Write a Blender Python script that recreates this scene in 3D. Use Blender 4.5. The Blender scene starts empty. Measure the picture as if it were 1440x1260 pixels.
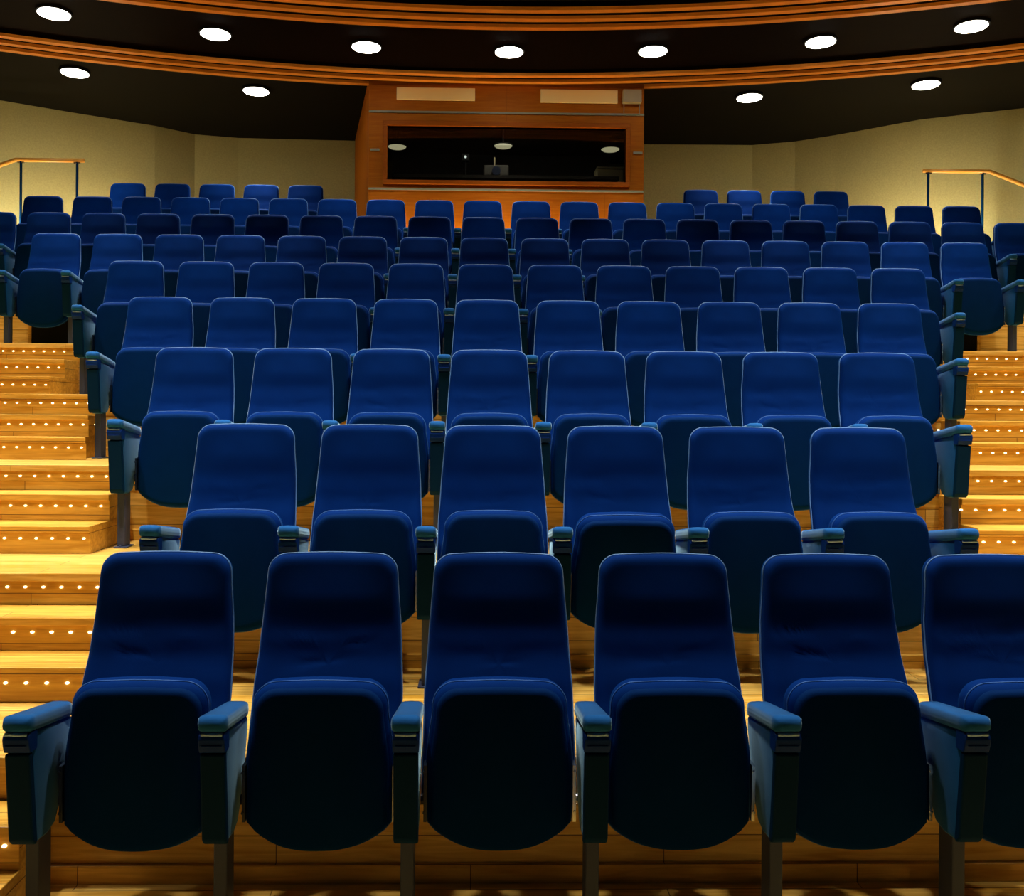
import bpy, bmesh, math, random
from mathutils import Vector, Matrix
C = bpy.context.scene.collection
R = math.radians
random.seed(7)

# ------------------------------------------------------------------ key dimensions (metres)
EYE = 1.567
PITCH = 0.56          # seat to seat
X0 = 0.088            # centre of the middle seat
GOING = 1.0813        # row to row depth
RISE = 0.4206         # row to row height
SEAT_D = 2.84         # depth of the front row's seats
RISER_D = 2.021       # riser of row n stands at RISER_D + GOING*(n-1)
CEIL = 5.64
XL, XR = -7.7, 8.7

# ------------------------------------------------------------------ materials
MATS = {}
def newmat(name):
    m = bpy.data.materials.new(name); m.use_nodes = True
    MATS[name] = m
    nt = m.node_tree
    return m, nt, nt.nodes['Principled BSDF']

def simple(name, col, rough=.5, metal=0, spec=.5, emis=None, es=0, sheen=0, sheen_tint=None):
    m, nt, b = newmat(name)
    b.inputs['Base Color'].default_value = (*col, 1)
    b.inputs['Roughness'].default_value = rough
    b.inputs['Metallic'].default_value = metal
    b.inputs['Specular IOR Level'].default_value = spec
    if sheen:
        b.inputs['Sheen Weight'].default_value = sheen
        b.inputs['Sheen Roughness'].default_value = .35
        if sheen_tint: b.inputs['Sheen Tint'].default_value = (*sheen_tint, 1)
    if emis:
        b.inputs['Emission Color'].default_value = (*emis, 1)
        b.inputs['Emission Strength'].default_value = es
    return m

def fabric(name, c1, c2, sheen=.5, tint=(.25, .5, 1), scale=9, bump=.15):
    m, nt, b = newmat(name)
    N, L = nt.nodes, nt.links
    tc = N.new('ShaderNodeTexCoord')
    n1 = N.new('ShaderNodeTexNoise'); n1.inputs['Scale'].default_value = scale; n1.inputs['Detail'].default_value = 5
    L.new(tc.outputs['Object'], n1.inputs['Vector'])
    oi = N.new('ShaderNodeObjectInfo')
    mx = N.new('ShaderNodeMix'); mx.data_type = 'RGBA'
    mx.inputs[6].default_value = (*c1, 1); mx.inputs[7].default_value = (*c2, 1)
    L.new(n1.outputs['Fac'], mx.inputs[0])
    L.new(mx.outputs[2], b.inputs['Base Color'])
    b.inputs['Roughness'].default_value = .85
    b.inputs['Specular IOR Level'].default_value = .08
    b.inputs['Specular Tint'].default_value = (.25, .5, 1, 1)
    b.inputs['Sheen Weight'].default_value = sheen
    b.inputs['Sheen Roughness'].default_value = .3
    b.inputs['Sheen Tint'].default_value = (*tint, 1)
    n2 = N.new('ShaderNodeTexNoise'); n2.inputs['Scale'].default_value = 420
    L.new(tc.outputs['Object'], n2.inputs['Vector'])
    bp = N.new('ShaderNodeBump'); bp.inputs['Strength'].default_value = bump; bp.inputs['Distance'].default_value = .002
    L.new(n2.outputs['Fac'], bp.inputs['Height']); L.new(bp.outputs['Normal'], b.inputs['Normal'])
    return m

def wood(name, c1, c2, rough=.35, spec=.5, plank=(1.3, .105), mortar=.0018, grain=1.0, world=True, mort=(.12, .045, .006)):
    """boards running along X; on risers the boards are stacked in Z (position y+z)"""
    m, nt, b = newmat(name)
    N, L = nt.nodes, nt.links
    tc = N.new('ShaderNodeTexCoord')
    sx = N.new('ShaderNodeSeparateXYZ'); L.new(tc.outputs['Object'], sx.inputs[0])
    ad = N.new('ShaderNodeMath'); ad.operation = 'ADD'; L.new(sx.outputs['Y'], ad.inputs[0]); L.new(sx.outputs['Z'], ad.inputs[1])
    gn = N.new('ShaderNodeTexCoord'); sn = N.new('ShaderNodeSeparateXYZ'); L.new(gn.outputs['Normal'], sn.inputs[0])
    ab = N.new('ShaderNodeMath'); ab.operation = 'ABSOLUTE'; L.new(sn.outputs['X'], ab.inputs[0])
    gt = N.new('ShaderNodeMath'); gt.operation = 'LESS_THAN'; gt.inputs[1].default_value = .5; L.new(ab.outputs[0], gt.inputs[0])
    my = N.new('ShaderNodeMath'); my.operation = 'MULTIPLY'; L.new(sx.outputs['Y'], my.inputs[0]); L.new(gt.outputs[0], my.inputs[1])
    L.new(my.outputs[0], ad.inputs[0])
    cb = N.new('ShaderNodeCombineXYZ'); L.new(sx.outputs['X'], cb.inputs[0]); L.new(ad.outputs[0], cb.inputs[1])
    br = N.new('ShaderNodeTexBrick')
    L.new(cb.outputs[0], br.inputs['Vector'])
    br.inputs['Scale'].default_value = 1
    br.inputs['Brick Width'].default_value = plank[0]; br.inputs['Row Height'].default_value = plank[1]
    br.inputs['Mortar Size'].default_value = mortar; br.inputs['Mortar Smooth'].default_value = .2
    br.inputs['Color1'].default_value = (0, 0, 0, 1); br.inputs['Color2'].default_value = (1, 1, 1, 1)
    br.inputs['Mortar'].default_value = (.5, .5, .5, 1)
    # grain
    mp = N.new('ShaderNodeMapping'); mp.inputs['Scale'].default_value = (2.2, 30, 30)
    L.new(tc.outputs['Object'], mp.inputs[0])
    wv = N.new('ShaderNodeTexNoise'); wv.inputs['Scale'].default_value = 1.4; wv.inputs['Detail'].default_value = 6; wv.inputs['Distortion'].default_value = .8
    L.new(mp.outputs[0], wv.inputs['Vector'])
    a2 = N.new('ShaderNodeMath'); a2.operation = 'MULTIPLY_ADD'; a2.inputs[1].default_value = .45
    L.new(br.outputs['Color'], a2.inputs[0])
    m2 = N.new('ShaderNodeMath'); m2.operation = 'MULTIPLY_ADD'; m2.inputs[1].default_value = 2.3 * grain; m2.inputs[2].default_value = -.9 * grain
    L.new(wv.outputs['Fac'], m2.inputs[0]); L.new(m2.outputs[0], a2.inputs[2])
    a2.use_clamp = True
    mx = N.new('ShaderNodeMix'); mx.data_type = 'RGBA'
    mx.inputs[6].default_value = (*c1, 1); mx.inputs[7].default_value = (*c2, 1)
    L.new(a2.outputs[0], mx.inputs[0])
    mo = N.new('ShaderNodeMix'); mo.data_type = 'RGBA'; mo.inputs[7].default_value = (*mort, 1)
    L.new(mx.outputs[2], mo.inputs[6]); L.new(br.outputs['Fac'], mo.inputs[0])
    L.new(mo.outputs[2], b.inputs['Base Color'])
    b.inputs['Roughness'].default_value = rough
    b.inputs['Specular IOR Level'].default_value = spec
    return m

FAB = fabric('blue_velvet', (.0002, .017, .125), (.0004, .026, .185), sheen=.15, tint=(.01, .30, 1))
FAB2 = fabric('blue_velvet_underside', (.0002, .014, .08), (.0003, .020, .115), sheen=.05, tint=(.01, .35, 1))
ARMF = fabric('teal_blue_velvet', (.001, .048, .21), (.003, .085, .34), sheen=.8, tint=(.42, .74, 1), scale=14)
RIM_HL = simple('blue_rim_highlight', (.10, .26, .62), .6, sheen=.3, sheen_tint=(.6, .75, 1))  # paler blue paints the lit rim of the backrests
RIM_HL2 = simple('blue_seat_rim_highlight', (.03, .12, .42), .6, spec=.2, sheen=.3, sheen_tint=(.3, .6, 1))  # rim light of the seat edges, put into the colour
FRONT = simple('dark_blue_plastic', (.001, .020, .07), .6, spec=.04)
CAP = simple('glossy_blue_plastic', (.004, .030, .20), .35, spec=.06)
CAP.node_tree.nodes['Principled BSDF'].inputs['Coat Weight'].default_value = 0
PADF = fabric('light_teal_velvet', (.010, .085, .30), (.018, .13, .42), sheen=.9, tint=(.5, .8, 1), scale=14)
GLINT = simple('glint_metal', (.25, .45, .95), .38, metal=.9)
TRIM = simple('dull_trim', (.26, .28, .20), .6, spec=.2)
POST = simple('blue_grey_painted_metal', (.045, .060, .12), .5, spec=.2)
SHELL = simple('navy_plastic', (.003, .012, .04), .4)
STEEL = simple('steel', (.62, .66, .75), .25, metal=1)
WOOD = wood('golden_oak_boards', (.60, .31, .030), (.92, .62, .17), .30)
WOODS = wood('oak_block', (.52, .25, .018), (.84, .50, .085), .4)
CHERRY = wood('cherry_panel', (.36, .10, .002), (.46, .145, .004), .6, plank=(2.4, 1.3), mortar=.001, spec=.12)
CHERRY2 = wood('cherry_frame', (.27, .066, .002), (.35, .095, .003), .6, plank=(4, 2), mortar=0, spec=.12)
MAPLE = wood('pale_maple', (1, .74, .28), (1, .80, .36), .6, plank=(4, 2), mortar=0, grain=.4)
SLAT = wood('orange_slat', (.72, .27, .035), (.90, .36, .05), .4, plank=(9, 3), mortar=0, grain=.6, spec=.12)
RAILW = simple('orange_beech', (.85, .42, .07), .3)
BLACK = simple('black_ceiling', (.006, .006, .004), .9, spec=.1)
BROWNC = wood('dark_brown_ceiling', (.0032, .0013, .0003), (.005, .002, .0005), .7, plank=(1.25, 9), mortar=.01, mort=(.002, .001, .0005), spec=.03)
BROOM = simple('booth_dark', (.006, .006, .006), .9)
GREYB = simple('booth_grey', (.34, .29, .16), .6)
LENS = simple('lamp_lens', (.9, .9, .9), .5, emis=(1, .95, .86), es=22)
LENS2 = simple('booth_lamp_lens', (.9, .9, .8), .5, emis=(1, .90, .55), es=.5)
LEDM = simple('led_lens', (1, .9, .8), .5, emis=(1, .80, .52), es=4)
DOT = simple('white_indicator', (1, 1, 1), .5, emis=(.9, 1, 1), es=.9)

def wallmat(name, col):
    m, nt, b = newmat(name)
    N, L = nt.nodes, nt.links
    tc = N.new('ShaderNodeTexCoord')
    n = N.new('ShaderNodeTexNoise'); n.inputs['Scale'].default_value = 55; n.inputs['Detail'].default_value = 8
    L.new(tc.outputs['Object'], n.inputs['Vector'])
    mx = N.new('ShaderNodeMix'); mx.data_type = 'RGBA'
    mx.inputs[6].default_value = (*[c * .72 for c in col], 1); mx.inputs[7].default_value = (*[min(1, c * 1.25) for c in col], 1)
    L.new(n.outputs['Fac'], mx.inputs[0]); L.new(mx.outputs[2], b.inputs['Base Color'])
    b.inputs['Roughness'].default_value = .9
    return m
WALL = wallmat('cream_fabric_wall', (.42, .42, .20))

glass, nt, b = newmat('booth_glass')
b.inputs['Base Color'].default_value = (.55, .58, .55, 1)
b.inputs['Roughness'].default_value = .02
b.inputs['Transmission Weight'].default_value = 1
b.inputs['IOR'].default_value = 1.45
GLASS = glass

# ------------------------------------------------------------------ mesh helpers
def finish(bm, name, mat, parent=None, smooth=False, bevel=0, seg=2, recalc=True):
    if recalc: bmesh.ops.recalc_face_normals(bm, faces=bm.faces)
    me = bpy.data.meshes.new(name); bm.to_mesh(me); bm.free()
    for mm in (mat if isinstance(mat, (list, tuple)) else [mat]): me.materials.append(mm)
    if smooth:
        for p in me.polygons: p.use_smooth = True
    o = bpy.data.objects.new(name, me); C.objects.link(o)
    if parent: o.parent = parent
    if bevel:
        md = o.modifiers.new('b', 'BEVEL'); md.width = bevel; md.segments = seg; md.limit_method = 'ANGLE'
    return o

def bx(bm, x0, x1, y0, y1, z0, z1):
    v = [bm.verts.new(p) for p in ((x0, y0, z0), (x1, y0, z0), (x1, y1, z0), (x0, y1, z0), (x0, y0, z1), (x1, y0, z1), (x1, y1, z1), (x0, y1, z1))]
    for f in ((3, 2, 1, 0), (4, 5, 6, 7), (0, 1, 5, 4), (1, 2, 6, 5), (2, 3, 7, 6), (3, 0, 4, 7)):
        bm.faces.new([v[i] for i in f])
def box(name, mat, x0, x1, y0, y1, z0, z1, parent=None, bevel=0):
    bm = bmesh.new(); bx(bm, x0, x1, y0, y1, z0, z1)
    return finish(bm, name, mat, parent, bevel=bevel)
def prism(bm, pts, x0, x1):
    """polygon pts in (y,z) extruded along x"""
    a = [bm.verts.new((x0, p[0], p[1])) for p in pts]; c = [bm.verts.new((x1, p[0], p[1])) for p in pts]
    bm.faces.new(a); bm.faces.new(list(reversed(c)))
    n = len(pts)
    for i in range(n): bm.faces.new([a[i], c[i], c[(i + 1) % n], a[(i + 1) % n]])
def extr(bm, pts, z0, z1):
    a = [bm.verts.new((p[0], p[1], z0)) for p in pts]; c = [bm.verts.new((p[0], p[1], z1)) for p in pts]
    bm.faces.new(list(reversed(a))); bm.faces.new(c)
    n = len(pts)
    for i in range(n): bm.faces.new([a[i], a[(i + 1) % n], c[(i + 1) % n], c[i]])
def cyl(bm, c, r, h, axis='Z', seg=24, r2=None):
    m = Matrix.Translation(c)
    if axis == 'Y': m = m @ Matrix.Rotation(R(90), 4, 'X')
    if axis == 'X': m = m @ Matrix.Rotation(R(90), 4, 'Y')
    bmesh.ops.create_cone(bm, cap_ends=True, segments=seg, radius1=r, radius2=r if r2 is None else r2, depth=h, matrix=m)
def tube(bm, pts, r, seg=8, closed=False):
    n = len(pts); rings = []
    for i, p in enumerate(pts):
        p = Vector(p)
        if closed: d = Vector(pts[(i + 1) % n]) - Vector(pts[i - 1])
        else: d = Vector(pts[min(i + 1, n - 1)]) - Vector(pts[max(i - 1, 0)])
        d.normalize()
        u = d.cross(Vector((0, 1, 0)))
        if u.length < .2: u = d.cross(Vector((1, 0, 0)))
        u.normalize(); w = d.cross(u)
        rings.append([bm.verts.new(p + r * (math.cos(a) * u + math.sin(a) * w)) for a in [2 * math.pi * k / seg for k in range(seg)]])
    for i in range(n if closed else n - 1):
        A, B = rings[i], rings[(i + 1) % n]
        for k in range(seg): bm.faces.new([A[k], A[(k + 1) % seg], B[(k + 1) % seg], B[k]])
    if not closed: bm.faces.new(rings[0]); bm.faces.new(rings[-1])

def empty(name, loc=(0, 0, 0), label=None, cat=None, group=None):
    o = bpy.data.objects.new(name, None); C.objects.link(o); o.location = loc
    o.empty_display_size = .1
    if label: o['label'] = label
    if cat: o['category'] = cat
    if group: o['group'] = group
    return o
def tag(o, label, cat, group=None):
    o['label'] = label; o['category'] = cat
    if group: o['group'] = group
    return o
def struct(o): o['kind'] = 'structure'; return o
def copy_tree(o, parent=None):
    c = o.copy(); C.objects.link(c)
    if parent: c.parent = parent
    for ch in list(o.children): copy_tree(ch, c)
    return c

# ------------------------------------------------------------------ cushions
def arc(cx, cz, r, a0, a1, n):
    return [(cx + r * math.cos(R(a0 + (a1 - a0) * i / n)), cz + r * math.sin(R(a0 + (a1 - a0) * i / n))) for i in range(n + 1)]
def densify(p, step=.02):
    out = []
    n = len(p)
    for i in range(n):
        a, c = Vector(p[i]), Vector(p[(i + 1) % n]); L_ = (c - a).length
        k = max(1, int(L_ / step))
        for j in range(k): out.append(tuple(a.lerp(c, j / k)))
    return out
S_RINGS = [1, .993, .98, .96, .93, .895, .855, .81, .76, .71, .66, .61, .56, .51, .46, .41, .36, .3, .24, .18, .12, .06]
def cushion(name, mat, outline, centre, yf, yb, rf, rb, parent, dome=0):
    """outline (x,z); yf(x,z) front surface, yb(x,z) rear surface, rf/rb edge rounding"""
    outline = densify(outline, .018)
    bm = bmesh.new(); n = len(outline)
    cx, cz = centre
    def layer(fn, r, sign):
        rings = []
        for s in S_RINGS:
            ring = []
            for (x, z) in outline:
                dx, dz = x - cx, z - cz; e = (1 - s) * math.hypot(dx, dz)
                q = min(e / r, 1); off = r * (1 - math.sqrt(max(0, 1 - (1 - q) ** 2)))
                px, pz = cx + dx * s, cz + dz * s
                ring.append(bm.verts.new((px, fn(px, pz) + sign * off, pz)))
            rings.append(ring)
        c = bm.verts.new((cx, fn(cx, cz), cz))
        for a, b_ in zip(rings[:-1], rings[1:]):
            for k in range(n): bm.faces.new([a[k], a[(k + 1) % n], b_[(k + 1) % n], b_[k]])
        for k in range(n): bm.faces.new([rings[-1][k], rings[-1][(k + 1) % n], c])
        return rings[0]
    A = layer(yf, rf, 1); B = layer(yb, rb, -1)
    for k in range(n): bm.faces.new([A[k], A[(k + 1) % n], B[(k + 1) % n], B[k]])
    return finish(bm, name, mat, parent, smooth=True)

def lerp_tab(tab, z):
    if z <= tab[0][0]: return tab[0][1]
    for (a, va), (b_, vb) in zip(tab[:-1], tab[1:]):
        if z <= b_:
            t = (z - a) / (b_ - a); t = t * t * (3 - 2 * t) * .35 + t * .65
            return va + (vb - va) * t
    return tab[-1][1]

# backrest: half width by height, face depth by height
BW = [(.36, .243), (.65, .2415), (.81, .232), (1.03, .216)]
BY = [(.36, .065), (.52, .130), (.66, .190), (.78, .238), (.88, .262), (1.09, .285)]
ZT, RC = 1.088, .062
def back_outline():
    p = []
    zs = [.36 + (ZT - RC - .36) * i / 22 for i in range(23)]
    for z in zs: p.append((lerp_tab(BW, z), z))
    w = lerp_tab(BW, ZT - RC)
    a = arc(w - RC, ZT - RC, RC, 0, 90, 7)[1:]
    p += a
    top = a[-1][0]
    k = 12
    p += [(top - 2 * top * i / k, ZT + .004 * math.sin(math.pi * i / k)) for i in range(1, k)]
    p += [(-x, z) for x, z in reversed(a)]
    p += [(-lerp_tab(BW, z), z) for z in reversed(zs)]
    p += [(-.243 + .486 * i / 10, .36) for i in range(1, 10)]
    return p
def seat_outline(grow=0):
    p = []
    # right side up
    zs = [.295 + (.63 - .295) * i / 12 for i in range(13)]
    for z in zs: p.append((.224 + .004 * math.sin(math.pi * (z - .3) / .4) - .016 * max(0, (z - .5) / .13) + 0, z))
    xr = p[-1][0]
    a = arc(xr - .075, .650, .075, 0, 90, 8)
    p += a
    top = a[-1][0]; ztop = a[-1][1]
    p += [(top - 2 * top * i / 10, ztop + .004 * math.sin(math.pi * i / 10)) for i in range(1, 10)]
    p += [(-x, z) for x, z in reversed(a)]
    p += [(-x, z) for x, z in reversed(p[:13])]
    # bottom arc
    for i in range(1, 20):
        t = -1 + 2 * i / 20; x = .224 * t
        p.append((x, .208 + .082 * abs(t) ** 2.6))
    if grow:
        cx, cz = 0, .47
        p = [(x * (1 - grow / .22), cz + (z - cz) * (1 - grow / .24)) for x, z in p]
    return p

def make_backrest(root, seed):
    rnd = random.Random(seed)
    wr = []
    for k in range(5):
        wr.append((rnd.uniform(-.16, .16), rnd.uniform(.74, .88), rnd.uniform(-.14, .14), rnd.uniform(.07, .15), rnd.uniform(.006, .011), rnd.uniform(-.003, .0042)))
    def yf(x, z):
        y = lerp_tab(BY, z)
        y -= .016 * max(0, 1 - (x / .23) ** 2) * min(1, max(0, (1.1 - z) / .15))      # soft padding
        y += .010 * (x / .23) ** 2 * -1
        for (cx, cz, sl, L_, wd, am) in wr:
            dx = x - cx; dz = z - cz - sl * dx
            y += am * math.exp(-(dx / L_) ** 2 - (dz / wd) ** 2)
        return y
    def yb(x, z): return lerp_tab(BY, z) + .070 - .012 * (x / .23) ** 2
    ol = back_outline()
    br = cushion('backrest', FAB, ol, (0, .74), yf, yb, .026, .02, root)
    # lighter tube round the front edge stands in for its rim light
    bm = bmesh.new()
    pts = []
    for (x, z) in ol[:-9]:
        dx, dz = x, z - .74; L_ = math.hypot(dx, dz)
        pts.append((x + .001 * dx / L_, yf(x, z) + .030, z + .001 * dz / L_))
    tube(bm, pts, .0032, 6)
    finish(bm, 'rim_highlight', RIM_HL, br, smooth=True)
    # moulded shell at the rear
    bm = bmesh.new()
    rows = []
    for i in range(15):
        z = .33 + (1.045 - .33) * i / 14; w = lerp_tab(BW, z) - .018 - (.03 if i == 14 else 0)
        rows.append([bm.verts.new((w * (-1 + 2 * j / 8), lerp_tab(BY, z) + .062 + .028 * (1 - (-1 + 2 * j / 8) ** 4) + (0 if i < 14 else -.02), z)) for j in range(9)])
    for a, c in zip(rows[:-1], rows[1:]):
        for j in range(8): bm.faces.new([a[j], a[j + 1], c[j + 1], c[j]])
    o = finish(bm, 'back_shell', SHELL, root, smooth=True)
    s = o.modifiers.new('s', 'SOLIDIFY'); s.thickness = .008; s.offset = -1
    return br

def make_seat(root):
    ol = seat_outline()
    tilt = lambda z: .012 + (z - .47) * .05
    def yf(x, z): return tilt(z) - .012 * (1 - (x / .24) ** 2) * (1 - ((z - .47) / .30) ** 2)
    def yb(x, z): return tilt(z) + .105 + .012 * (1 - (x / .24) ** 2)
    st = cushion('seat', FAB, ol, (0, .47), lambda x, z: yf(x, z) + .010, yb, .042, .035, root)
    # upholstered underside panel faces the stage when the seat is folded up
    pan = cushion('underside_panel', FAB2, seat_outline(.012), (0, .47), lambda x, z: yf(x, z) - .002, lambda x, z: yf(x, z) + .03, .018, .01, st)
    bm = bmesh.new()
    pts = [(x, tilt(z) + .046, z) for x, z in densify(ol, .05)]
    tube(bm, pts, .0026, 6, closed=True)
    finish(bm, 'rim_highlight', RIM_HL2, st, smooth=True)  # pale tube imitates light along the seat's rounded edge
    for s in (-1, 1):
        bm = bmesh.new()
        bx(bm, s * .232 - .004, s * .232 + .006, .03, .075, .30, .475)
        cyl(bm, (s * .234, .028, .455), .0045, .006, 'Y', 10); cyl(bm, (s * .234, .028, .33), .0045, .006, 'Y', 10)
        cyl(bm, (s * .240, .06, .36), .016, .012, 'X', 14)
        finish(bm, 'hinge_bracket', STEEL if s > 0 else SHELL, st)
    return st

def make_arm(root, x):
    """armrest with its leg, centre line at x"""
    a = bpy.data.objects.new('armrest', None)
    # upholstered side panel is the armrest body
    bm = bmesh.new()
    prof = [(-.128, .605), (-.105, .320), (-.085, .293), (-.02, .288), (.035, .300), (.075, .36), (.120, .46), (.150, .545), (.152, .592), (-.128, .634)]
    prism(bm, prof, x - .0325, x + .0325)
    body = finish(bm, 'armrest', ARMF, root, bevel=.010, seg=3)
    for p in body.data.polygons: p.use_smooth = True
    # pad
    bm = bmesh.new(); N_ = 16; rings = []
    L0, L1 = -.160, .155
    for i in range(N_ + 1):
        t = i / N_; y = L0 + (L1 - L0) * t
        zt = .690 - .050 * t; h = .052
        e0 = min(1, (t * (L1 - L0)) / .022); e1 = min(1, ((1 - t) * (L1 - L0)) / .02)
        k = math.sqrt(max(0, 1 - (1 - min(e0, e1)) ** 2)) * .45 + .55
        w = .0435 * (.80 + .2 * (k - .55) / .45) - .006 * t
        zc = zt - h / 2 - .004 * (1 - k)
        ring = []
        for q in range(16):
            an = 2 * math.pi * q / 16; c, s_ = math.cos(an), math.sin(an)
            ex = .5
            ring.append(bm.verts.new((x + w * math.copysign(abs(c) ** ex, c), y, zc + h / 2 * k * math.copysign(abs(s_) ** ex, s_))))
        rings.append(ring)
    for A, B in zip(rings[:-1], rings[1:]):
        for q in range(16): bm.faces.new([A[q], A[(q + 1) % 16], B[(q + 1) % 16], B[q]])
    bm.faces.new(rings[0]); bm.faces.new(rings[-1])
    finish(bm, 'arm_pad', PADF, body, smooth=True)
    # dark front strip and glossy cap beneath the pad
    bm = bmesh.new()
    prism(bm, [(-.146, .574), (-.120, .312), (-.100, .292), (-.088, .300), (-.120, .574)], x - .0365, x + .0365)
    finish(bm, 'front_strip', FRONT, body, bevel=.006)
    bm = bmesh.new()
    prism(bm, [(-.140, .636), (-.150, .631), (-.155, .620), (-.152, .600), (-.144, .578), (-.10, .576), (-.10, .636)], x - .0385, x + .0385)
    bx(bm, x - .030, x + .030, -.156, -.145, .598, .604)
    finish(bm, 'front_cap', CAP, body, bevel=.004)
    bm = bmesh.new(); cyl(bm, (x, -.150, .633), .0055, .062, 'X', 12)
    finish(bm, 'glint_rod', GLINT, body, smooth=True)  # rod added to make a glint on the cap's top edge
    bm = bmesh.new()
    bx(bm, x - .020, x + .020, -.050, .035, .008, .36)
    finish(bm, 'leg', POST, body, bevel=.004)
    bm = bmesh.new(); bx(bm, x - .034, x + .034, -.065, .05, 0, .008); cyl(bm, (x, -.056, .011), .006, .008, 'Z', 8)
    finish(bm, 'foot_plate', POST, body, bevel=.002)
    return body

def make_chair(seed, right_arm=False):
    root = empty('theatre_chair')
    make_backrest(root, seed); make_seat(root); make_arm(root, -PITCH / 2)
    if right_arm: make_arm(root, PITCH / 2)
    return root

ORD = ['', 'first', 'second', 'third', 'fourth', 'fifth', 'sixth', 'seventh', 'eighth', 'ninth', 'tenth']
ROWN = {1: 'front row', 2: 'second row', 3: 'third row', 4: 'fourth row', 5: 'fifth row', 6: 'sixth row', 7: 'seventh row', 8: 'eighth row', 9: 'back row'}
ROWS = [(1, -2, 3), (2, -2, 3), (3, -3, 4), (4, -4, 5), (5, -5, 6), (6, -7, 8), (7, -9, 10), (8, -9, 10), (9, -8, -4), (9, 5, 8)]
protos = [make_chair(s) for s in (3, 11, 23, 42)]
protosR = [make_chair(s, True) for s in (5,)]
used = set()
def hinge_tilt(root, deg):
    """swing the folded seat about its hinge"""
    st = [c for c in root.children if c.name.startswith('seat')][0]
    P = Vector((0, .06, .36))
    Mx = Matrix.Translation(P) @ Matrix.Rotation(R(deg), 4, 'X') @ Matrix.Translation(-P)
    st.matrix_local = Mx
idx = 0
for (row, k0, k1) in ROWS:
    n = k1 - k0 + 1
    for j, k in enumerate(range(k0, k1 + 1)):
        pr = protosR[0] if k == k1 else protos[(idx * 7 + row) % 4]
        idx += 1
        if pr.name not in used: used.add(pr.name); o = pr
        else: o = copy_tree(pr)
        o.location = (X0 + k * PITCH, SEAT_D + GOING * (row - 1), RISE * (row - 1))
        rr = random.Random(row * 100 + k)
        t = rr.uniform(-.5, 2.5)
        if (row, k) == (2, 1): t = 13
        hinge_tilt(o, t)
        a, b_ = j + 1, n - j
        cut = row == 1
        if row == 9:
            side = 'left' if k1 < 0 else 'right'
            s = 'back row %s of the booth, %s chair from it' % (side, {1: 'nearest', 2: 'second', 3: 'third', 4: 'fourth', 5: 'fifth'}[b_ if k1 < 0 else a])
            if 'nearest chair from it' in s: s = s.replace('nearest chair from it', 'chair nearest it')
            lab = 'small distant blue chair in the ' + s
        else:
            if a <= b_: pos = ('leftmost' if a == 1 else ORD[a] + ' from the left')
            else: pos = ('rightmost' if b_ == 1 else ORD[b_] + ' from the right')
            if (row, k) == (2, 1): lab = 'blue theatre chair with its seat drooping slightly open, third from right in the second row'
            elif row == 1: lab = 'large nearest-row blue theatre chair with folded seat, %s of the front row' % pos
            elif a == 1 and row < 7: lab = 'folded blue theatre chair beside the left aisle steps, leftmost of the %s' % ROWN[row]
            elif b_ == 1 and row < 7: lab = 'folded blue theatre chair beside the right aisle steps, rightmost of the %s' % ROWN[row]
            else: lab = 'folded blue upholstered theatre chair, %s in the %s from the front' % (pos, ROWN[row])
        tag(o, lab, 'chair', 'theatre chairs in the ' + ROWN[row])

# ------------------------------------------------------------------ raked floor
def riser(i): return RISER_D + GOING * (i - 1)
def lvl(i): return RISE * (i - 1)
struct(box('floor', WOOD, XL, XR, -4, riser(2) + .02, -.15, 0))
for i in range(2, 11):
    y1 = riser(i + 1) + .02 if i < 10 else 15
    bm = bmesh.new()
    bx(bm, XL, XR, riser(i), y1, lvl(i) - RISE - .01, lvl(i))
    bx(bm, XL, XR, riser(i) - .014, riser(i) + .01, lvl(i) - .036, lvl(i))
    struct(finish(bm, 'floor', WOOD, bevel=.003))
    struct(box('baseboard_front', WOODS, XL, XR, riser(i) - .018, riser(i) + .004, lvl(i - 1) - .002, lvl(i - 1) + .062, bevel=.004))

# aisle steps
def dots(bm, xs, y, z):
    for x in xs: cyl(bm, (x, y, z), .009, .006, 'Y', 10)
led_me = None
def led(parent, x, y, z):
    global led_me
    if led_me is None:
        bm = bmesh.new(); cyl(bm, (0, 0, 0), .0085, .008, 'Y', 10); bmesh.ops.scale(bm, vec=(.9, 1, .55), verts=bm.verts)
        bmesh.ops.recalc_face_normals(bm, faces=bm.faces)
        led_me = bpy.data.meshes.new('led_light'); bm.to_mesh(led_me); bm.free(); led_me.materials.append(LEDM)
    o = bpy.data.objects.new('led_light', led_me); C.objects.link(o); o.parent = parent; o.location = (x, y, z)
BACKX = {(4, -1): -2.51, (3, 1): 2.665, (4, 1): 3.225}
AISLE = {1: (-1.40, 2.50), 2: (-1.40, 2.10), 3: (-1.95, 2.62), 4: (-2.42, 3.04), 5: (-3.14, 3.80)}
NM = {1: 'first', 2: 'second', 3: 'third', 4: 'fourth', 5: 'fifth'}
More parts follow.
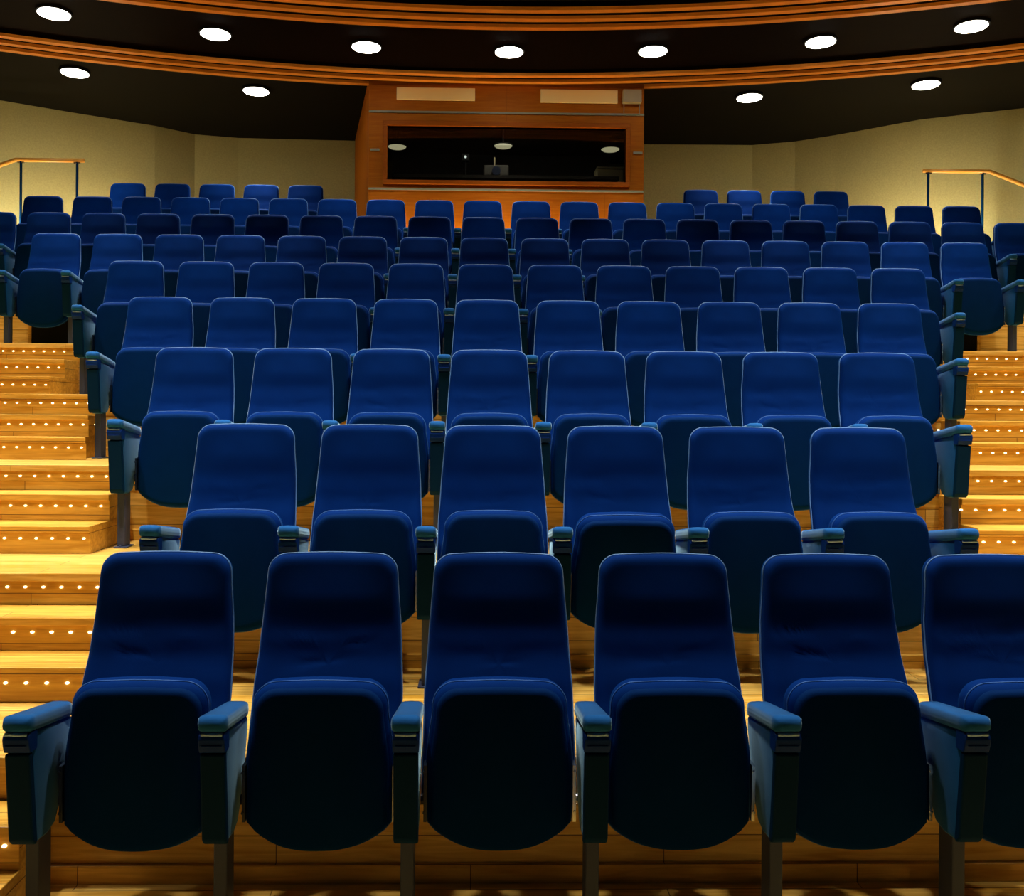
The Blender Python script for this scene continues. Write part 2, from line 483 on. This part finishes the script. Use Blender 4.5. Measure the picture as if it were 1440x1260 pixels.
for i in range(1, 6):
    for side in (-1, 1):
        xe = AISLE[i][0 if side < 0 else 1]
        W_ = 1.15
        xa, xb = (xe - W_, xe) if side < 0 else (xe, xe + W_)
        y0 = riser(i) + GOING
        h3 = RISE / 3
        offs = (.565, .815) if i > 1 else (.62, .875)
        ya, yb_ = riser(i) + offs[0], riser(i) + offs[1]
        z0 = lvl(i)
        sn = 'left' if side < 0 else 'right'
        root = empty('aisle_steps', ((xa + xb) / 2, ya, z0),
                     'golden wooden steps with light dots, %s aisle, from %s to %s row' % (sn, NM[i] if i > 1 else 'front', ['', 'second', 'third', 'fourth', 'fifth', 'sixth'][i]),
                     'steps', 'flights of steps in the aisles')
        ox, oy, oz = root.location
        hw = W_ / 2
        bk = BACKX.get((i, side), xe) - ox; yd = .085; ye = y0 - .021 - ya
        def foot(ylo):
            if side < 0: return [(-hw, ylo), (hw, ylo), (bk, yd), (bk, ye), (-hw, ye)]
            return [(hw, ylo), (hw, ye), (bk, ye), (bk, yd), (-hw, ylo)]
        bm = bmesh.new(); extr(bm, foot(0), 0, h3 - .034); extr(bm, foot(-.012), h3 - .034, h3)
        finish(bm, 'lower_step', WOODS, root, bevel=.003)
        ua, ub = (-hw, bk) if side < 0 else (bk, hw)
        bm = bmesh.new(); bx(bm, ua, ub, yb_ - ya, ye, h3, 2 * h3); bx(bm, ua, ub, yb_ - ya - .012, yb_ - ya + .01, 2 * h3 - .034, 2 * h3)
        finish(bm, 'upper_step', WOODS, root, bevel=.003)
        # riser board of the next platform and its lights
        wide = .30
        bw0, bw1 = (-hw, hw + wide) if side < 0 else (-hw - wide, hw)
        bm = bmesh.new(); bx(bm, bw0, bw1, y0 - .006 - ya, y0 - .0005 - ya, 2 * h3, 3 * h3 - .037)
        rb = finish(bm, 'riser_board', WOODS); rb.location = root.location
        tag(rb, 'wooden riser board with light dots, edging the %s row platform in the %s aisle' % (['', 'second', 'third', 'fourth', 'fifth', 'sixth'][i], sn), 'riser board', 'lit riser boards in the aisles')
        for q, (yy, zz) in enumerate(((-.001, h3 - .062), (yb_ - ya - .001, 2 * h3 - .062), (y0 - .007 - ya, 3 * h3 - .062))):
            lo, hi = (-hw, hw) if q < 2 else (bw0, bw1)
            m_ = int((hi - lo - .05) / .08)
            ph = (.03, .045, .02)[q]
            for d in range(m_):
                x = (hi - ph - d * .08) if side < 0 else (lo + ph + d * .08)
                led(root if q < 2 else rb, x, yy, zz)

# dark openings with wooden surround under the platform behind the sixth row
for (xa, xb, sn) in ((-4.02, -3.62, 'left'), (4.36, 4.66, 'right')):
    yv = riser(7)
    r_ = empty('underfloor_vent', ((xa + xb) / 2, yv, lvl(6)), 'dark rectangular opening in the wooden riser beneath the %s end chair of the sixth row' % ('leftmost' if sn == 'left' else 'rightmost'), 'vent', 'openings in the riser')
    w = (xb - xa) / 2
    box('opening', BLACK, -w, w, -.030, -.019, .07, .33, r_)
    bm = bmesh.new()
    for a in ((-w - .03, w + .03, .33, .36), (-w - .03, w + .03, .05, .07), (-w - .03, -w, .07, .33), (w, w + .03, .07, .33)):
        bx(bm, a[0], a[1], -.036, -.0185, a[2], a[3])
    finish(bm, 'surround', WOODS, r_, bevel=.003)

# ------------------------------------------------------------------ walls and ceiling
K = (CEIL - EYE) / (5.6 - EYE)
WL = [(-7.6, -4), (-7.6, 10.9), (-6.182, 12.139), (-5.461, 12.591), (-4.524, 13.138), (-4.079, 13.518), (-3.49, 13.666), (-2.6, 13.70), (-1.778, 13.734)]
WR = [(2.504, 13.731), (3.3, 13.715), (4.125, 13.698), (4.693, 13.493), (5.163, 13.162), (6.037, 12.421), (7.144, 11.909), (8.6, 11.2), (8.6, -4)]
def wall(name, a, c, z0, z1):
    a, c = Vector(a), Vector(c); d = (c - a).normalized(); n = Vector((-d.y, d.x)) * .08
    bm = bmesh.new(); extr(bm, [a, c, c + n, a + n], z0, z1)
    return struct(finish(bm, name, WALL))
for P, nm in ((WL, 'wall_left'), (WR, 'wall_right')):
    Q = [(x * K if y > 0 else x, y * K if y > 0 else y) for x, y in P]
    for j, (a, c) in enumerate(zip(Q[:-1], Q[1:])):
        long_ = abs(a[1] - c[1]) > 8
        wall(nm if long_ else 'wall_back', a, c, -.2 if long_ else 2.9, CEIL + .02)
wall('wall_back', (-2.2, 15), (3, 15), 2.9, CEIL)

CC = (.25, -4.4)
def ring_pts(r, a0=-42, a1=42, n=56):
    return [(CC[0] + r * math.sin(R(a0 + (a1 - a0) * i / n)), CC[1] + r * math.cos(R(a0 + (a1 - a0) * i / n))) for i in range(n + 1)]
def band(bm, r0, r1, z0, z1, a=42, n=64):
    extr_pts0, extr_pts1 = ring_pts(r0, -a, a, n), ring_pts(r1, -a, a, n)
    for i in range(n):
        q = [extr_pts0[i], extr_pts0[i + 1], extr_pts1[i + 1], extr_pts1[i]]
        lo = [bm.verts.new((p[0], p[1], z0)) for p in q]; hi = [bm.verts.new((p[0], p[1], z1)) for p in q]
        bm.faces.new(list(reversed(lo))); bm.faces.new(hi)
        bm.faces.new([lo[0], lo[1], hi[1], hi[0]]); bm.faces.new([lo[2], lo[3], hi[3], hi[2]])
        if i == 0: bm.faces.new([lo[3], lo[0], hi[0], hi[3]])
        if i == n - 1: bm.faces.new([lo[1], lo[2], hi[2], hi[1]])
    bmesh.ops.remove_doubles(bm, verts=bm.verts, dist=1e-5)
struct(box('ceiling', BLACK, XL, XR, -4, 15, CEIL, CEIL + .1))
bm = bmesh.new(); band(bm, 14.06, 15.28, CEIL - .012, CEIL + .02)
struct(finish(bm, 'ceiling', BROWNC))
for (r0, which) in ((13.53, 'front'), (15.30, 'rear')):
    root = empty('ceiling_slat_band', (CC[0], CC[1] + r0, CEIL), 'curved band of three orange wooden ceiling slats, %s' % ('nearer one at the top edge' if which == 'front' else 'farther one above the booth'), 'ceiling slats', 'curved slat bands')
    for s in range(3):
        bm = bmesh.new()
        ra = r0 + .205 * s
        band(bm, ra, ra + .075, CEIL - .080, CEIL - .046)
        o = finish(bm, 'slat', SLAT, root); o.matrix_parent_inverse = Matrix.Translation(root.location).inverted()
    bm = bmesh.new(); band(bm, r0 - .015, r0 + .52, CEIL - .046, CEIL - .001)
    o = finish(bm, 'backing', BROWNC, root); o.matrix_parent_inverse = Matrix.Translation(root.location).inverted()

# ------------------------------------------------------------------ downlights
def make_downlight():
    r = empty('downlight')
    bm = bmesh.new(); cyl(bm, (0, 0, .022), .172, .036, 'Z', 40)
    finish(bm, 'housing', BLACK, r)
    bm = bmesh.new(); cyl(bm, (0, 0, .001), .155, .006, 'Z', 40)
    finish(bm, 'lens', LENS, r)
    return r
dl0 = make_downlight(); first = True
L1 = [(-4.292, 9.484, 'leftmost of seven'), (-2.788, 9.941, 'second from the left of seven'), (-1.213, 10.228, 'third from the left of seven'), (.368, 10.31, 'middle one of seven'), (1.962, 10.231, 'third from the right of seven'), (3.718, 9.911, 'second from the right of seven'), (5.117, 9.456, 'rightmost of seven')]
L2 = [(-4.789, 11.132, 'far left'), (-2.765, 11.686, 'left, nearer the booth'), (3.475, 11.675, 'right, nearer the booth'), (5.472, 11.139, 'far right')]
ALL = [(x, y, 'round white ceiling downlight between the curved slat bands, %s' % t, 1) for x, y, t in L1] + \
      [(x, y, 'smaller-looking round downlight on the black rear ceiling, %s' % t, 2) for x, y, t in L2]
def spot(x, y, z, power, ang=120, size=.12, col=(1, .92, .78), blend=.6, rot=(0, 0, 0), name='downlight_beam'):
    l = bpy.data.lights.new(name, 'SPOT'); l.energy = power; l.spot_size = R(ang); l.spot_blend = blend; l.shadow_soft_size = size; l.color = col
    o = bpy.data.objects.new(name, l); C.objects.link(o); o.location = (x, y, z); o.rotation_euler = rot
    return o
P1, P2, P0 = 180, 230, 170
for x, y, lab, kind in ALL:
    d = dl0 if first else copy_tree(dl0); first = False
    d.location = (x, y, 5.6); tag(d, lab, 'ceiling light', 'ceiling downlights')
    spot(x, y, 5.585, P1 if kind == 1 else P2, ang=90, blend=.9)
# the lamps of the same kind nearer the stage, above and outside the frame
for D_, k_, step in ((8.6, 4, 1.45), (6.9, 4, 1.45), (5.3, 4, 1.45), (3.75, 4, 1.45)):
    for a in range(-k_, k_ + 1):
        x, y = CC[0] + a * step, D_ - .035 * (a * step) ** 2
        spot(x, y, 5.585, P0 * ((3.4 if abs(a) >= 2 else 2.3) if D_ < 6 else (2.3 if abs(a) >= 2 else 1.15)), ang=66, blend=.9)
# ------------------------------------------------------------------ control booth
BD = 11.2
bt = empty('control_booth', (.375, BD, RISE * 7), 'wood-panelled control booth with a wide dark window behind the top rows', 'booth')
def bb(name, mat, x0, x1, y0, y1, z0, z1, parent=bt, bevel=0):
    p = parent
    base = Vector((.375, BD, RISE * 7))
    return box(name, mat, x0 - base.x, x1 - base.x, y0 - base.y, y1 - base.y, z0 - base.z, z1 - base.z, p, bevel)
base = Vector((.375, BD, RISE * 7))
bx0, bx1 = -1.29, 2.045
wx0, wx1, wz0, wz1 = -1.065, 1.826, 4.388, 5.043
zb, ztp = 2.95, CEIL
bm = bmesh.new()
for a in ((bx0, bx1, zb, wz0), (bx0, bx1, wz1, ztp), (bx0, wx0, wz0, wz1), (wx1, bx1, wz0, wz1)):
    bx(bm, a[0] - base.x, a[1] - base.x, 0, .1, a[2] - base.z, a[3] - base.z)
finish(bm, 'front_panel', CHERRY, bt)
for sgn, (xa, ya, xb, yb_) in ((-1, (bx0, BD, -1.80, 13.85)), (1, (bx1, BD, 2.53, 13.85))):
    bm = bmesh.new()
    t = .06 if sgn < 0 else -.06
    extr(bm, [(xa - base.x, 0.002), (xb - base.x, yb_ - BD), (xb + t - base.x, yb_ - BD), (xa + t - base.x, 0.002)], zb - base.z, ztp - base.z)
    finish(bm, 'side_panel', CHERRY, bt)
# window frame, two steps
bm = bmesh.new()
for g, yy in ((.052, -.030), (.0, 0)):
    if g == 0: continue
    for a in ((wx0 - g, wx1 + g, wz1, wz1 + g + .008), (wx0 - g, wx1 + g, wz0 - g, wz0), (wx0 - g, wx0, wz0, wz1), (wx1, wx1 + g, wz0, wz1)):
        bx(bm, a[0] - base.x, a[1] - base.x, yy, .09, a[2] - base.z, a[3] - base.z)
fr = finish(bm, 'window_frame', CHERRY2, bt, bevel=.006)
bb('glass_pane', GLASS, wx0, wx1, BD + .05, BD + .058, wz0, wz1, fr)
bb('metal_trim', TRIM, bx0, bx1, BD - .018, BD, 5.200, 5.222)
bb('metal_trim', TRIM, bx0, bx1, BD - .018, BD, 4.268, 4.290)
for x in (bx0 + .02, bx1 - .13): bb('wall_bracket', TRIM, x, x + .11, BD - .02, BD, 4.735, 4.76)
bb('light_wood_panel', MAPLE, -.956, -.010, BD - .03, BD, 5.352, 5.50, bevel=.004)
bb('light_wood_panel', MAPLE, .783, 1.718, BD - .03, BD, 5.342, 5.50, bevel=.004)
o = bb('speaker_box', GREYB, 1.775, 2.0, BD - .10, BD - .02, 5.335, 5.49, bevel=.006)
bm = bmesh.new()
bp_ = [(1.795, 5.34), (1.795, 5.215), (1.985, 5.215), (1.985, 5.34)]
tube(bm, [(x - base.x, -.03, z - base.z) for x, z in bp_], .005, 6)
finish(bm, 'wire_bracket', TRIM, bt)
# darkened room behind the pane
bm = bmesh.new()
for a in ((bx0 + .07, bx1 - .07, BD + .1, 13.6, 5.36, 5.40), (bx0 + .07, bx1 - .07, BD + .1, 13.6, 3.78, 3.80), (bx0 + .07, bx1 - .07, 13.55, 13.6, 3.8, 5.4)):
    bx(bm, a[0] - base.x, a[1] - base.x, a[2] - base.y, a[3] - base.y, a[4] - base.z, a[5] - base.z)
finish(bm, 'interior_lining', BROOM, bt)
def booth_at(px, py, D):   # map from the frame to a point at depth D inside the booth
    return ((px - 666) / 1300 * D, EYE - (py - 582 - .0067 * (px - 692)) * D / 1300)
for n_, (px, py) in enumerate(((556, 208), (705, 206), (856, 210))):
    x, z = booth_at(px, py, 12.2)
    r_ = empty('booth_lamp', (x, 12.2, z), 'dim yellowish round lamp seen through the booth window, %s' % ('left one', 'centre one', 'right one above the pale case')[n_], 'lamp', 'lamps inside the booth')
    bm = bmesh.new(); cyl(bm, (0, 0, .018), .125, .02, 'Z', 28); finish(bm, 'housing', BROOM, r_)
    bm = bmesh.new(); cyl(bm, (0, 0, .0), .10, .016, 'Z', 28, r2=.12); finish(bm, 'lens', LENS2, r_, smooth=True)
    bm = bmesh.new(); cyl(bm, (0, 0, (5.36 - z + .035) / 2), .012, 5.36 - z - .035, 'Z', 8); finish(bm, 'stem', BROOM, r_)
# bench, console and case
bench = box('work_bench', simple('bench_top', (.03, .025, .02), .7), bx0 + .25, bx1 - .25, 11.5, 12.3, 4.50, 4.54); tag(bench, 'dark bench running behind the booth window glass', 'desk')
x, z = booth_at(695, 250, 11.9)
cn = empty('projector', (x, 11.9, 4.54), 'dim grey projector with a round lens on the bench, centre of the booth window', 'projector')
box('body', simple('projector_grey', (.05, .045, .035), .6), -.16, .16, -.12, .18, .03, .20, cn, bevel=.015)
bm = bmesh.new(); cyl(bm, (0, -.15, .11), .055, .08, 'Y', 24); finish(bm, 'lens', SHELL, cn)
bm = bmesh.new(); bx(bm, -.13, -.10, -.1, -.07, 0, .03); bx(bm, .10, .13, -.1, -.07, 0, .03); bx(bm, -.13, .13, .1, .13, 0, .03); finish(bm, 'foot', BROOM, cn)
box('antenna', GREYB, -.03, -.01, 0, .02, .2, .33, cn)
x, z = booth_at(855, 245, 11.9)
cs = empty('equipment_case', (x, 11.9, 4.54), 'pale yellowish case on the bench at the right end of the booth window', 'case')
box('body', GREYB, -.17, .17, -.1, .2, 0, .17, cs, bevel=.008); box('lid', GREYB, -.175, .175, -.105, .205, .175, .20, cs, bevel=.006)
x, z = booth_at(652, 222, 11.9)
ind = empty('camera', (x, 11.9, 4.54), 'small dark camera on a stand with one white light, left of the booth projector', 'camera')
bm = bmesh.new(); cyl(bm, (0, 0, (z - 4.54) / 2 - .02), .012, z - 4.54 - .04, 'Z', 10); finish(bm, 'stand', BROOM, ind)
box('body', BROOM, -.05, .05, -.04, .08, z - 4.54 - .045, z - 4.54 + .045, ind, bevel=.008)
bm = bmesh.new(); cyl(bm, (0, -.045, z - 4.54), .016, .012, 'Y', 14); finish(bm, 'indicator', DOT, ind)

# ------------------------------------------------------------------ handrails at the top of the aisles
def handrail(sn, pts, posts, lab):
    y = 11.9; zf = lvl(10)
    r_ = empty('handrail', (posts[0], y, zf), lab, 'handrail', 'handrails at the top of the aisles')
    inv = lambda p: (p[0] - posts[0], p[1] - y, p[2] - zf)
    bm = bmesh.new(); tube(bm, [inv(p) for p in pts], .027, 12); finish(bm, 'rail', RAILW, r_, smooth=True)
    for x in posts:
        zr = pts[1][2]
        bm = bmesh.new(); cyl(bm, (x - posts[0], 0, (zr - zf - .02) / 2), .016, zr - zf - .02, 'Z', 12); cyl(bm, (x - posts[0], 0, .006), .045, .012, 'Z', 16)
        finish(bm, 'post', FRONT, r_)
        bm = bmesh.new(); bx(bm, x - posts[0] - .04, x - posts[0] + .04, -.012, .012, zr - zf - .042, zr - zf - .026); finish(bm, 'rail_bracket', STEEL, r_)
handrail('left', [(-4.99, 11.9, 4.765), (-5.86, 11.9, 4.765), (-6.35, 11.5, 4.40), (-6.9, 11.1, 3.95)], [-5.08, -5.79],
         'wooden handrail on dark posts at the upper left, before the cream wall')
handrail('right', [(5.82, 11.9, 4.765), (6.69, 11.9, 4.765), (7.15, 11.5, 4.40), (7.8, 11.05, 3.85)], [5.885, 6.60],
         'wooden handrail on dark posts at the upper right, before the cream wall')

# ------------------------------------------------------------------ low lights at the top of the hall (wall and booth foot)
def area(name, loc, sx, sy, power, rot, col=(1, .8, .5)):
    l = bpy.data.lights.new(name, 'AREA'); l.shape = 'RECTANGLE'; l.size = sx; l.size_y = sy; l.energy = power; l.color = col
    o = bpy.data.objects.new(name, l); C.objects.link(o); o.location = loc; o.rotation_euler = rot
    return o
def point(name, loc, power, col=(1, .85, .6), size=.08):
    l = bpy.data.lights.new(name, 'POINT'); l.energy = power; l.color = col; l.shadow_soft_size = size
    o = bpy.data.objects.new(name, l); C.objects.link(o); o.location = loc
for x, y in ((-5.9, 11.75), (-5.0, 12.3), (6.3, 11.75), (5.5, 12.2)): point('wall_foot_light', (x, y, lvl(10) + .12), 26)
area('booth_foot_light', (.375, 11.08, lvl(9) + .10), 3.0, .06, 42, (R(125), 0, 0), (1, .72, .35))

spot(.4, 11.38, 5.2, 16, ang=150, size=.03, rot=(R(35), 0, 0), name='booth_fill_light')  # unseen fill, added to bring out the equipment behind the glass
# ------------------------------------------------------------------ world, camera, view
w = bpy.data.worlds.new('w'); bpy.context.scene.world = w; w.use_nodes = True
w.node_tree.nodes['Background'].inputs[0].default_value = (.5, .6, .8, 1)
w.node_tree.nodes['Background'].inputs[1].default_value = .02
cam = bpy.data.cameras.new('camera'); co = bpy.data.objects.new('camera', cam); C.objects.link(co)
cam.sensor_width = 36; cam.lens = 1300 / 1440 * 36
cam.shift_x = (720 - 692.2) / 1440; cam.shift_y = -(630 - 582.1) / 1440
co.matrix_world = Matrix.Translation((0, 0, EYE)) @ Matrix.Rotation(-.02, 4, 'Z') @ Matrix.Rotation(R(90), 4, 'X') @ Matrix.Rotation(.0067, 4, 'Z')
cam.clip_start = .05
bpy.context.scene.camera = co
vs = bpy.context.scene.view_settings
vs.view_transform = 'Standard'; vs.look = 'None'; vs.gamma = 1; vs.exposure = 0; vs.use_curve_mapping = False
